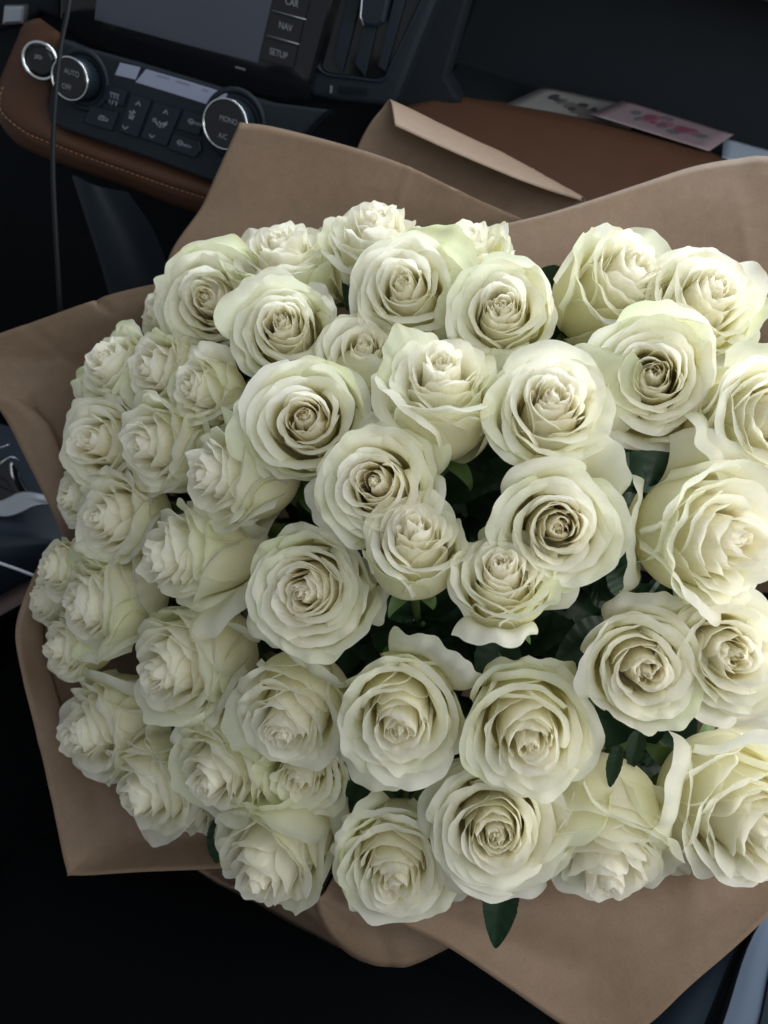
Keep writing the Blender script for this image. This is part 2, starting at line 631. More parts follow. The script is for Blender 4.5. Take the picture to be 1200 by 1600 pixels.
# printed signs on the buttons
marks(PC, [[(174 + 5 * k, 145 + 1.6 * k), (173 + 5 * k, 149 + 1.6 * k), (174.5 + 5 * k, 152 + 1.6 * k)] for k in range(3)] + [[(172, 156), (171, 161)], [(177, 157), (175, 163)], [(180, 159), (183, 160), (181, 165)], [(172, 144), (186, 148.5)]], 1.4, bts[0], BO)
marks(PC, [[(154, 185), (156, 181), (161, 181), (165, 184), (169, 187), (168, 189), (154, 186)], [(158, 184), (163, 182), (162, 186)]], 1.5, bts[1], BO)
marks(PC, [[(212, 163.5), (217, 159), (219, 165.5)], [(192, 196), (195, 202), (200, 198)]], 1.6, bts[2], BO)
marks(PC, [[(203, 174), (207, 178), (203, 180)], [(207, 178), (209, 173.5), (211, 176)], [(205, 178), (202, 184), (206, 184)], [(205, 178), (209, 182), (206, 186)]], 2.6, bts[2], BO)
marks(PC, [[(255, 177), (260, 172), (261.5, 178.5)], [(234, 210), (237, 215.5), (241.5, 212)]], 1.6, bts[3], BO)
marks(PC, [[(239, 186), (243, 185), (244, 189), (240, 190), (239, 186)]], 1.6, bts[3], BO)
marks(PC, [[(244, 191), (247, 196)], [(249, 190), (251, 194), (256, 193)], [(251, 194), (250, 199)], [(258, 192), (255, 199)], [(261, 191), (259, 196)]], 2.2, bts[3], BO)
marks(PC, [[(294, 189), (297, 186), (302, 188), (303, 192), (298, 194), (294, 189)], [(296, 190), (301, 191)]], 1.5, bts[4], BO)
marks(PC, [[(306, 191), (307, 195)], [(310, 192), (311, 196)], [(314, 193), (314, 197)], [(305, 192), (316, 195)]], 1.5, bts[4], BO)
marks(PC, [[(277, 222), (280, 219), (285, 221), (286, 226), (280, 227), (277, 222)], [(279, 223), (284, 224)]], 1.5, bts[5], BO)
marks(PC, [[(288, 225), (288, 229)], [(292, 226), (292, 230)], [(296, 227), (296, 231)], [(287, 226), (299, 230)]], 1.5, bts[5], BO)
# control knobs
for (cx, cy, r, words) in ((131, 125, .0232, (('AUTO', 112, 114), ('OFF', 104, 136))), (367, 194, .0275, (('MONO', 357, 188), ('A/C', 348, 213)))):
    c = PC.at(cx, cy, .004)
    kb = cyl('control_knob', PC, c, r * 1.02, .032, MAT['button'], dash, 0, .0015, 48, r * .97)
    ring('knob_base', PC, c, r * 1.32, .0035, MAT['plastic'], kb, .001)
    ring('chrome_ring', PC, c, r * .96, .0012, MAT['chrome'], kb, .0318)
    cyl('knob_face', PC, c, r * .90, .0018, MAT['gloss'], kb, .0312, .0006, 48)
    top = Plane(0, 0, 1, 14)
    top.o = c + PC.n * .0334
    for w_, x, y in words:
        word(w_, top, x, y, 7.4, kb, .0004, .85)
    a, b = top.at(cx - 22 - 22, cy + 2, .0002), top.at(cx + 12, cy + 20, .0002)
# start button on the leather
PB = Plane(60, 93, .96, 14, 18)
sc = PB.at(66, 95, .004)
sb = cyl('start_button', PB, sc, .0175, .009, MAT['gloss'], dash, 0, .004, 40)
ring('chrome_ring', PB, sc, .0193, .0022, MAT['chrome'], sb, .008)
PBt = Plane(60, 93, .96, 14, 18)
PBt.o = sc + PB.n * .0092
marks(PBt, [[(55, 86), (64, 88)], [(54, 91), (58, 89), (62, 92), (66, 90)]], 1.5, sb, .0003)

# head unit with screen
hu = plate('head_unit', [(96, -90), (92, 40), (120, 62), (200, 96), (320, 132), (445, 160), (478, 158), (505, 60), (545, -90)], PH, .06, MAT['gloss'], dash, .008, .004)
scr = plate('screen', [(147, 31), (270, 65), (402, 99), (428, -14), (445, -90), (160, -90)], PH, .004, MAT['screen'], hu, .0095, .001)
for poly, txt, x, y in (([(425, 16), (477, 30), (487, -8), (433, -24)], 'CAR', 456, 4), ([(417, 56), (467, 69), (475, 33), (424, 20)], 'NAV', 446, 42), ([(408, 94), (458, 108), (466, 73), (415, 60)], 'SETUP', 435, 84)):
    b = plate('menu_button', poly, PH, .003, MAT['gloss'], hu, .0100, .0007)
    word(txt, PH, x, y, 9.5, b, .0104, .8)
for ln in ([(425, 16), (478, 30.5)], [(417, 55), (467, 69)]):
    put('chrome_strip', tube_mesh('chrome_strip', [PH.at(*ln[0], .0103), PH.at(*ln[1], .0103)], .0006, 6), MAT['satin'], hu)
marks(PH, [[(369, 104), (370, 107)], [(373, 105), (374, 108)], [(377, 106), (378, 109)], [(381, 107), (382, 110)], [(368, 104), (383, 108)]], 1.3, hu, .0083)
# dash top above the head unit, to the left
plate('trim_panel', [(-60, -120), (-40, 60), (40, 36), (60, 18), (92, 30), (94, -120)], PH, .03, MAT['soft'], dash, -.012, .006)
plate('trim_strip', [(5, 8), (38, 8), (36, 38), (2, 40)], PH, .01, MAT['satin'], dash, .0, .004)

# air vent with upright slats
PV = Plane(570, 70, .965, 2)
vent = plate('air_vent', [(522, -90), (470, 118), (472, 132), (488, 152), (530, 160), (612, 168), (622, 150), (690, -20), (712, -90)], PV, .05, MAT['plastic'], dash, .012, .007, 3)
plate('vent_mouth', [(548, -90), (500, 92), (503, 110), (520, 118), (588, 124), (604, 118), (668, -20), (690, -90)], PV, .004, MAT['gloss'], vent, .0128, .002)
fr = [(548, -90), (524, 0), (499, 92), (500, 108), (514, 117), (550, 121), (588, 126), (602, 122), (612, 100), (668, -20), (690, -90)]
put('vent_frame', tube_mesh('vent_frame', [P(*p) for p in spline([zed(x, y, .015, PV) for x, y in fr], 60)], .0021, 8), MAT['button'], vent)
for a, b, c_, e in (((556, -60), (520, 90), (534, 116), (578, -60)), ((588, -60), (554, 100), (570, 120), (612, -60)), ((628, -60), (590, 104), (602, 112), (650, -60))):
    plate('slat', [a, b, c_, e], PV, .004, MAT['button'], vent, .0185, .001)
plate('vent_tab', [(570, -60), (562, 30), (568, 41), (586, 44), (600, 36), (622, -60)], PV, .012, MAT['button'], vent, .030, .004)
put('tab_edge', tube_mesh('tab_edge', [PV.at(571, -60, .030), PV.at(563, 26, .030), PV.at(568, 40, .030)], .0012, 6), MAT['satin'], vent)
plate('vent_wheel', [(515, 134), (519, 134), (518, 146), (514, 146)], PV, .004, MAT['satin'], vent, .0145, .001)
for k in range(5):
    plate('wheel_rib', [(530 + k * .2, 135 + 2.6 * k), (574, 138 + 2.6 * k), (574, 139.4 + 2.6 * k), (530 + k * .2, 136.4 + 2.6 * k)], PV, .003, MAT['button'], vent, .0150, .0003)

# panels right of the vent, open tray in front of the passenger
PR = Plane(700, 80, .985, 2)
PU = Plane(950, 190, 1.13, -8)
plate('side_panel', [(692, -90), (640, 60), (612, 170), (660, 178), (720, 160), (698, 120), (735, -10), (760, -90)], PR, .04, MAT['soft'], dash, .006, .006)
plate('upper_panel', [(764, -90), (738, -8), (699, 104), (712, 150), (800, 168), (950, 200), (1120, 240), (1300, 290), (1420, -90)], PU, .03, MAT['soft'], dash, 0, .008)
prism_x('tray', [(1.13, .915), (1.37, .925), (1.37, .905), (1.13, .895)], -.15, .8, MAT['soft'], dash)
rows = [[(600, 176, 1.02), (700, 146, 1.05), (790, 160, 1.05), (960, 196, 1.045), (1130, 243, 1.04), (1300, 292, 1.035)],
        [(596, 180, 1.0), (694, 153, 1.02), (790, 168, 1.02), (960, 205, 1.015), (1130, 251, 1.01), (1300, 300, 1.0)],
        [(560, 240, .985), (680, 230, .985), (790, 245, .985), (960, 280, .98), (1130, 330, .97), (1300, 380, .965)],
        [(540, 320, .98), (660, 320, .98), (780, 335, .98), (950, 370, .97), (1120, 420, .96), (1300, 470, .95)],
        [(530, 380, .99), (650, 385, .99), (770, 400, .99), (940, 435, .98), (1110, 485, .97), (1300, 540, .96)],
        [(530, 400, 1.03), (650, 405, 1.03), (770, 420, 1.03), (940, 455, 1.02), (1110, 505, 1.01), (1300, 560, 1.0)]]
loft('passenger_pad', rows, MAT['leather'], dash, 40, 26)
# bracket leg under the console
lg = [[(112, 274, 1.0), (140, 360, 1.03), (165, 440, 1.06), (190, 540, 1.1)],
      [(122, 276, .985), (148, 360, 1.01), (174, 440, 1.04), (200, 540, 1.08)],
      [(150, 290, .985), (190, 360, 1.01), (220, 440, 1.04), (250, 540, 1.08)],
      [(200, 300, 1.02), (240, 360, 1.05), (270, 440, 1.08), (300, 540, 1.12)]]
loft('console_bracket', lg, MAT['plastic'], dash, 20, 16)

# three cards standing on the tray
def card(name, poly, d, label, cat):
    c = [P(x, y, dd) for (x, y), dd in zip(poly, d)]
    n = (c[1] - c[0]).cross(c[3] - c[0]).normalized()
    k = 10
    vs = [tuple(card_point(c, n, i / (k - 1), j / (k - 1), 0)) for i in range(k) for j in range(k)]
    me = quads_mesh(name, vs, grid_faces(k, k))
    root = empty(name, c[0], label, cat)
    return root, me, c, n


def card_point(c, n, u, v, off):
    s = 1 if n.dot(EYE - c[0]) > 0 else -1
    return c[0] * (1 - u) * (1 - v) + c[1] * u * (1 - v) + c[2] * u * v + c[3] * (1 - u) * v + n * s * off


def stiff(o):
    m = o.modifiers.new('thickness', 'SOLIDIFY')
    m.thickness, m.offset = .0004, 0


def print_spots(name, c, n, spots, m, parent, off):
    bm = bmesh.new()
    for j, (u, v, ru, rv) in enumerate(spots):
        rr = np.random.default_rng(j + 3)
        f = bm.faces.new([bm.verts.new(card_point(c, n, u + ru * math.cos(a) * k, v + rv * math.sin(a) * k, off + j * .000004)) for a, k in zip(np.linspace(0, 6.283, 15)[:-1], rr.uniform(.75, 1.15, 14))])
    me = bpy.data.meshes.new(name)
    bm.to_mesh(me)
    bm.free()
    return put(name, me, m, parent)


pc_w = mat('card_white', (.17, .175, .17), .6, noise=.1, nscale=60)
pc_p = mat('card_pink', (.17, .13, .15), .6, noise=.08, nscale=50)
pc_b = mat('card_blue', (.24, .30, .38), .6)
ink_d = mat('ink_dark', (.03, .028, .034), .6)
ink_g = mat('ink_grey', (.09, .085, .085), .6)
ink_r = mat('ink_rose', (.12, .035, .06), .6, noise=.4, nscale=250)
ink_r2 = mat('ink_light_rose', (.15, .07, .095), .6, noise=.3, nscale=250)
ink_l = mat('ink_leaf', (.07, .08, .09), .6)
r_, me, c, n = card('greeting_card', [(770, 172), (960, 235), (1010, 170), (850, 135)], [1.03, 1.03, 1.075, 1.075], 'white card with a dark printed picture lying on the tray behind the pink card', 'card')
stiff(put('card_sheet', me, pc_w, r_))
print_spots('picture', c, n, [(.30, .70, .05, .10), (.40, .66, .06, .10), (.50, .60, .07, .12), (.60, .52, .08, .14), (.70, .46, .09, .16), (.80, .40, .08, .14)], ink_g, r_, .0004)
print_spots('picture', c, n, [(.20, .76, .045, .10), (.26, .72, .04, .06), (.48, .74, .05, .07), (.60, .66, .04, .10), (.44, .58, .03, .06), (.66, .40, .06, .06)], ink_d, r_, .0004)
r_, me, c, n = card('flower_card', [(921, 178), (1108, 236), (1147, 210), (974, 156)], [1.022, 1.02, 1.05, 1.05], 'pink card with printed red flowers lying on top of the white card', 'card')
stiff(put('card_sheet', me, pc_p, r_))
print_spots('picture', c, n, [(.22, .62, .05, .12), (.30, .40, .03, .12), (.45, .78, .06, .10), (.62, .30, .06, .10), (.82, .50, .05, .12), (.5, .4, .05, .12)], ink_l, r_, .0004)
print_spots('picture', c, n, [(.36, .58, .085, .24), (.50, .52, .06, .18), (.64, .52, .085, .22), (.76, .52, .05, .14)], ink_r2, r_, .0004)
print_spots('picture', c, n, [(.35, .60, .055, .16), (.65, .52, .055, .15), (.49, .48, .03, .1), (.42, .42, .025, .08), (.72, .62, .03, .08)], ink_r, r_, .0006)
r_, me, c, n = card('blue_card', [(1128, 246), (1260, 290), (1275, 255), (1131, 215)], [1.02, 1.02, 1.045, 1.045], 'pale blue blank card at the right end of the tray behind the brown paper', 'card')
stiff(put('card_sheet', me, pc_b, r_))

# black cable hanging in front of the dashboard
cb = [(116, -120, .84), (108, 0, .84), (97, 60, .84), (90, 110, .84), (86, 160, .84), (83, 215, .845), (83, 280, .85), (88, 380, .86), (94, 480, .88), (98, 560, .92)]
o = put('charging_cable', tube_mesh('charging_cable', [P(*p) for p in spline(cb, 50)], .0026, 10), MAT['cable'], None)
tag(o, 'thin black cable hanging down in front of the start button', 'cable')

# centre console left of the bouquet
cons = empty('centre_console', P(10, 850, 1.0), 'dark blue grey centre console with silver trim left of the bouquet', 'console')
loft('console_top', [[(-260, 640, 1.05), (-60, 650, 1.05), (100, 690, 1.08), (260, 720, 1.15)],
                     [(-260, 740, 1.0), (-60, 745, 1.0), (100, 760, 1.02), (260, 800, 1.1)],
                     [(-260, 830, .95), (-60, 830, .95), (100, 845, .97), (260, 870, 1.06)],
                     [(-260, 872, .94), (-60, 868, .945), (100, 850, .97), (260, 880, 1.07)],
                     [(-260, 900, .97), (-60, 896, .97), (100, 880, 1.0), (260, 910, 1.1)],
                     [(-260, 1000, 1.15), (-60, 1000, 1.15), (100, 980, 1.17), (260, 1000, 1.2)]], MAT['blue'], cons, 30, 30)
loft('gear_well', [[(-120, 700, .985), (-20, 712, .985), (16, 720, .985), (40, 760, .99)],
                   [(-120, 760, .965), (-20, 762, .965), (16, 764, .965), (50, 772, .965)],
                   [(-120, 790, .958), (-20, 788, .958), (16, 780, .958), (56, 776, .958)]], MAT['gloss'], cons, 20, 12)
sv = loft('silver_trim', [[(-120, 790, .945), (-10, 784, .945), (14, 778, .945), (30, 770, .945), (48, 769, .947), (80, 776, .95)],
                     [(-120, 798, .940), (-10, 796, .940), (14, 792, .940), (32, 784, .940), (52, 780, .942), (80, 784, .948)],
                     [(-120, 808, .938), (-10, 807, .938), (14, 807, .938), (34, 801, .939), (56, 790, .941), (80, 788, .947)]], MAT['satin'], cons, 30, 12, solid=.003)
put('chrome_edge', tube_mesh('chrome_edge', [P(*p) for p in spline([(-60, 706, .95), (-10, 702, .95), (8, 697, .95), (16, 694, .955)], 12)], .0012, 6), MAT['satin'], cons)
put('chrome_edge', tube_mesh('chrome_edge', [P(*p) for p in spline([(-60, 734, .95), (-10, 729, .95), (6, 720, .95), (18, 714, .955), (30, 720, .96)], 14)], .0014, 6), MAT['satin'], cons)
o = put('charging_cord', tube_mesh('charging_cord', [P(*p) for p in spline([(-120, 840, .92), (-40, 866, .91), (0, 880, .905), (26, 889, .90), (52, 899, .90), (90, 915, .93)], 30)], .0017, 8), MAT['cord'], None)
tag(o, 'thin white cord running under the left edge of the bouquet', 'cord')
arm = empty('console_armrest', P(10, 950, .95), 'dull reddish brown leather armrest at the left edge below the white cord', 'armrest')
loft('armrest_top', [[(-300, 1010, 1.0), (-60, 960, 1.0), (0, 931, 1.0), (50, 905, 1.0), (160, 870, 1.0)],
                     [(-300, 1020, .96), (-60, 970, .96), (0, 942, .96), (50, 918, .96), (160, 885, .96)],
                     [(-300, 1040, .95), (-60, 990, .95), (0, 962, .95), (50, 936, .95), (160, 900, .95)]], MAT['trim'], arm, 20, 14)
loft('armrest_side', [[(-300, 1042, .951), (-60, 992, .951), (0, 964, .951), (50, 938, .951), (160, 902, .951)],
                      [(-300, 1052, .96), (-60, 1003, .96), (0, 975, .96), (50, 948, .96), (160, 912, .96)],
                      [(-300, 1120, 1.05), (-60, 1080, 1.05), (0, 1050, 1.05), (50, 1020, 1.05), (160, 990, 1.05)]], MAT['seat'], arm, 20, 14)

# seat the bouquet rests on
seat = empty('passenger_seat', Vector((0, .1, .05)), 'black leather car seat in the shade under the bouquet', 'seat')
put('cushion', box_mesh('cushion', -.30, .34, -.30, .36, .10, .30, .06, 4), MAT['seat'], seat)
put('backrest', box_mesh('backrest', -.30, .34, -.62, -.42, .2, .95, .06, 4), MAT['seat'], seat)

# door side at the lower right
door = empty('passenger_door', Vector((.62, .4, .05)), 'dark blue grey door panel with a pale sill strip at the lower right', 'door')
PD = Plane(1150, 1540, .86, 38, -62)


def dl(x, y, d):
    return (x, y, d)


loft('door_panel', [[(900, 1700, .95), (1000, 1560, .93), (1100, 1440, .91), (1180, 1330, .9), (1260, 1200, .9)],
                    [(960, 1720, .90), (1050, 1590, .88), (1140, 1460, .865), (1230, 1350, .855), (1300, 1220, .855)],
                    [(1040, 1740, .88), (1100, 1600, .862), (1160, 1460, .846), (1240, 1350, .838), (1320, 1240, .838)]], MAT['blue'], door, 24, 16)
loft('door_groove', [[(1046, 1740, .89), (1106, 1600, .872), (1164, 1460, .856), (1246, 1350, .846), (1326, 1240, .846)],
                     [(1068, 1740, .884), (1122, 1600, .866), (1174, 1460, .85), (1256, 1350, .842), (1336, 1240, .842)]], MAT['gloss'], door, 24, 8)
loft('sill_strip', [[(1074, 1740, .872), (1130, 1600, .855), (1178, 1460, .84), (1260, 1350, .832), (1340, 1240, .832)],
                    [(1110, 1740, .866), (1158, 1600, .85), (1196, 1470, .836), (1276, 1360, .828), (1350, 1250, .828)],
                    [(1146, 1740, .870), (1184, 1600, .853), (1214, 1480, .838), (1290, 1370, .83), (1360, 1260, .83)]], MAT['sill'], door, 24, 10)
loft('sill_edge', [[(1150, 1740, .866), (1188, 1600, .849), (1218, 1480, .834), (1294, 1370, .826)],
                   [(1240, 1740, .860), (1270, 1600, .843), (1300, 1480, .828), (1370, 1370, .82)]], MAT['blue'], door, 16, 8)


# ------------------------------------------------------------------ kraft paper round the bouquet
wrap = empty('paper_wrap', P(790, 830, 1.06), 'brown kraft paper sheets wrapped in a wide cone around the white roses', 'wrapping paper')


def tie_row(a, b):
    """short arc of the paper round the bound stems"""
    return [(790 + 34 * math.cos(t), 830 + 34 * math.sin(t), 1.06) for t in np.linspace(math.radians(a), math.radians(b), 5)]


def sheet(rows, nu=60, nv=40, noise=.0009, seed=0, label=None):
    o = loft('paper_sheet', rows, MAT['paper'], wrap, int(nu * 1.7), int(nv * 1.7), noise * .7, .0003, seed, 9)
    if label:
        o['label'] = label
    return o


# upper left sheet
sheet([[(375, 192, .83), (430, 199, .82), (545, 228, .80), (640, 260, .79), (740, 308, .775), (832, 350, .765)],
       [(320, 313, .83), (400, 318, .82), (520, 325, .81), (640, 350, .80), (740, 385, .79), (830, 420, .78)],
       [(262, 445, .83), (350, 450, .83), (500, 450, .83), (640, 460, .83), (740, 470, .83), (830, 490, .83)],
       [(420, 640, .93), (520, 650, .93), (600, 650, .93), (680, 650, .93), (740, 660, .93), (800, 670, .93)],
       tie_row(-160, -80)], seed=1)
# sheet behind it with its rim folded over to the front
sheet([[(617, 196, .795), (700, 234, .80), (800, 276, .808), (860, 298, .822), (909, 313, .836)],
       [(614, 175, .818), (698, 214, .821), (800, 260, .824), (860, 284, .832), (909, 309, .839)],
       [(611, 159, .848), (698, 199, .848), (800, 247, .846), (860, 279, .845), (910, 307, .842)],
       [(608, 156, .858), (697, 197, .857), (800, 246, .852), (860, 279, .849), (911, 307, .844)],
       [(600, 166, .862), (694, 205, .861), (800, 254, .856), (862, 284, .852), (914, 311, .847)],
       [(560, 228, .87), (680, 262, .868), (790, 300, .862), (880, 325, .855), (930, 345, .85)],
       [(500, 400, .89), (640, 420, .88), (780, 440, .87), (880, 450, .86), (950, 460, .86)],
       [(600, 650, .96), (680, 650, .96), (740, 650, .96), (800, 660, .96), (860, 670, .96)],
       tie_row(-130, -40)], 50, 70, .0006, 2, 'sheet with its rim folded forward in a pale flap')
# right sheet, running out of the frame
sheet([[(748, 360, .755), (840, 338, .76), (915, 315, .765), (1000, 287, .77), (1080, 261, .77), (1150, 248, .765), (1200, 244, .755), (1290, 262, .74), (1400, 330, .70)],
       [(780, 430, .76), (850, 415, .762), (925, 405, .765), (1010, 390, .765), (1090, 375, .758), (1160, 370, .748), (1225, 370, .738), (1310, 385, .72), (1420, 430, .69)],
       [(800, 540, .81), (880, 540, .80), (950, 540, .79), (1030, 545, .78), (1110, 560, .765), (1180, 580, .745), (1250, 600, .72), (1340, 640, .69), (1440, 680, .67)],
       [(800, 690, .92), (860, 690, .92), (920, 690, .91), (980, 700, .90), (1040, 730, .88), (1090, 770, .86), (1130, 810, .84), (1180, 860, .82), (1250, 920, .80)],
       tie_row(-100, 30)], 70, 40, seed=3)
# left sheet with its sharp corner out of the frame
sheet([[(318, 433, .79), (285, 437, .79), (220, 449, .795), (165, 464, .80), (152, 471, .806), (140, 473, .80), (70, 497, .80), (-25, 532, .80), (-75, 565, .80), (-40, 600, .803), (2, 646, .81), (40, 716, .815), (78, 792, .82), (104, 850, .83)],
       [(320, 470, .80), (280, 475, .803), (220, 490, .806), (160, 510, .81), (110, 535, .815), (60, 560, .818), (30, 590, .818), (40, 625, .820), (70, 660, .820), (95, 715, .825), (115, 790, .83), (130, 860, .84)],
       [(340, 540, .85), (300, 550, .85), (260, 570, .85), (220, 590, .855), (190, 610, .86), (170, 640, .862), (160, 665, .864), (155, 690, .866), (160, 720, .868), (170, 760, .87), (180, 810, .87), (190, 870, .87)],
       tie_row(-150, -200)], 80, 40, .0012, 4)
# lower left sheet
sheet([[(70, 870, .80), (50, 905, .80), (25, 980, .79), (34, 1055, .78), (52, 1130, .775), (80, 1245, .765), (104, 1355, .752), (118, 1367, .75), (225, 1362, .735), (345, 1356, .72), (430, 1350, .71)],
       [(90, 890, .81), (72, 930, .81), (62, 995, .805), (76, 1062, .80), (96, 1130, .79), (128, 1220, .785), (160, 1300, .775), (190, 1320, .77), (260, 1318, .76), (350, 1315, .745), (430, 1315, .735)],
       [(150, 900, .85), (145, 950, .85), (150, 1000, .845), (165, 1050, .84), (190, 1100, .835), (225, 1150, .83), (270, 1195, .82), (310, 1215, .81), (350, 1225, .80), (400, 1235, .79), (450, 1245, .78)],
       tie_row(175, 110)], 80, 40, .0012, 5)
# small sheets at the bottom
sheet([[(300, 1355, .765), (335, 1378, .765), (353, 1388, .77), (400, 1412, .78), (460, 1446, .785), (529, 1482, .78)],
       [(302, 1354.5, .752), (337, 1376, .745), (360, 1386, .735), (410, 1399, .725), (465, 1418, .715), (533, 1478, .715)],
       [(303, 1354, .75), (338, 1374, .735), (366, 1387, .715), (410, 1393, .70), (460, 1400, .69), (500, 1406, .685)],
       [(304, 1352, .752), (340, 1371, .738), (368, 1384, .72), (412, 1389, .706), (462, 1395, .697), (503, 1401, .692)],
       [(330, 1310, .78), (370, 1325, .765), (400, 1335, .755), (440, 1340, .745), (490, 1345, .74), (530, 1345, .735)],
       [(480, 1200, .84), (510, 1205, .83), (540, 1210, .83), (570, 1215, .82), (600, 1215, .82), (640, 1215, .82)],
       tie_row(150, 100)], 50, 60, .0004, 6, 'small sheet with its edge curled under into the shade')
sheet([[(494, 1405, .68), (499, 1432, .684), (514, 1460, .690), (533, 1481, .695), (562, 1500, .695), (605, 1511, .69), (645, 1508, .688), (690, 1486, .686), (740, 1462, .686)],
       [(500, 1401, .682), (512, 1424, .684), (530, 1445, .688), (552, 1460, .69), (585, 1470, .69), (615, 1472, .688), (645, 1465, .687), (690, 1450, .686), (740, 1430, .686)],
       [(520, 1370, .70), (540, 1380, .70), (560, 1385, .70), (590, 1390, .70), (620, 1390, .70), (650, 1388, .70), (680, 1384, .70), (710, 1380, .70), (750, 1375, .70)],
       [(600, 1200, .82), (620, 1205, .82), (640, 1205, .82), (660, 1205, .82), (680, 1205, .82), (700, 1205, .82), (720, 1200, .82), (740, 1200, .82), (760, 1200, .82)],
       tie_row(120, 70)], 60, 36, .0006, 7)
# wide lower right sheet
sheet([[(575, 1418, .66), (640, 1450, .657), (700, 1481, .655), (790, 1541, .65), (885, 1606, .645), (950, 1640, .64), (1012, 1600, .635), (1070, 1546, .63), (1140, 1487, .625), (1200, 1433, .62), (1270, 1360, .62), (1330, 1260, .63), (1360, 1130, .65)],
       [(590, 1405, .665), (650, 1425, .662), (710, 1445, .66), (790, 1480, .656), (870, 1510, .652), (930, 1520, .648), (990, 1500, .643), (1050, 1475, .638), (1110, 1440, .634), (1170, 1390, .634), (1230, 1320, .64), (1280, 1230, .65), (1310, 1110, .67)],
       [(620, 1350, .69), (680, 1360, .685), (740, 1368, .68), (800, 1372, .675), (860, 1372, .67), (920, 1370, .668), (980, 1360, .666), (1040, 1345, .664), (1090, 1320, .664), (1130, 1280, .668), (1170, 1220, .675), (1200, 1150, .69), (1215, 1070, .71)],
       [(700, 1150, .82), (740, 1155, .82), (780, 1160, .82), (820, 1160, .82), (860, 1155, .815), (900, 1150, .81), (940, 1135, .81), (970, 1115, .81), (1000, 1095, .81), (1025, 1070, .81), (1045, 1040, .81), (1060, 1010, .815), (1070, 970, .82)],
       tie_row(100, 0)], 90, 40, .0009, 8)


# ------------------------------------------------------------------ roses
def sstep(a, b, x):
    t = np.clip((x - a) / (b - a), 0, 1)
    return t * t * (3 - 2 * t)


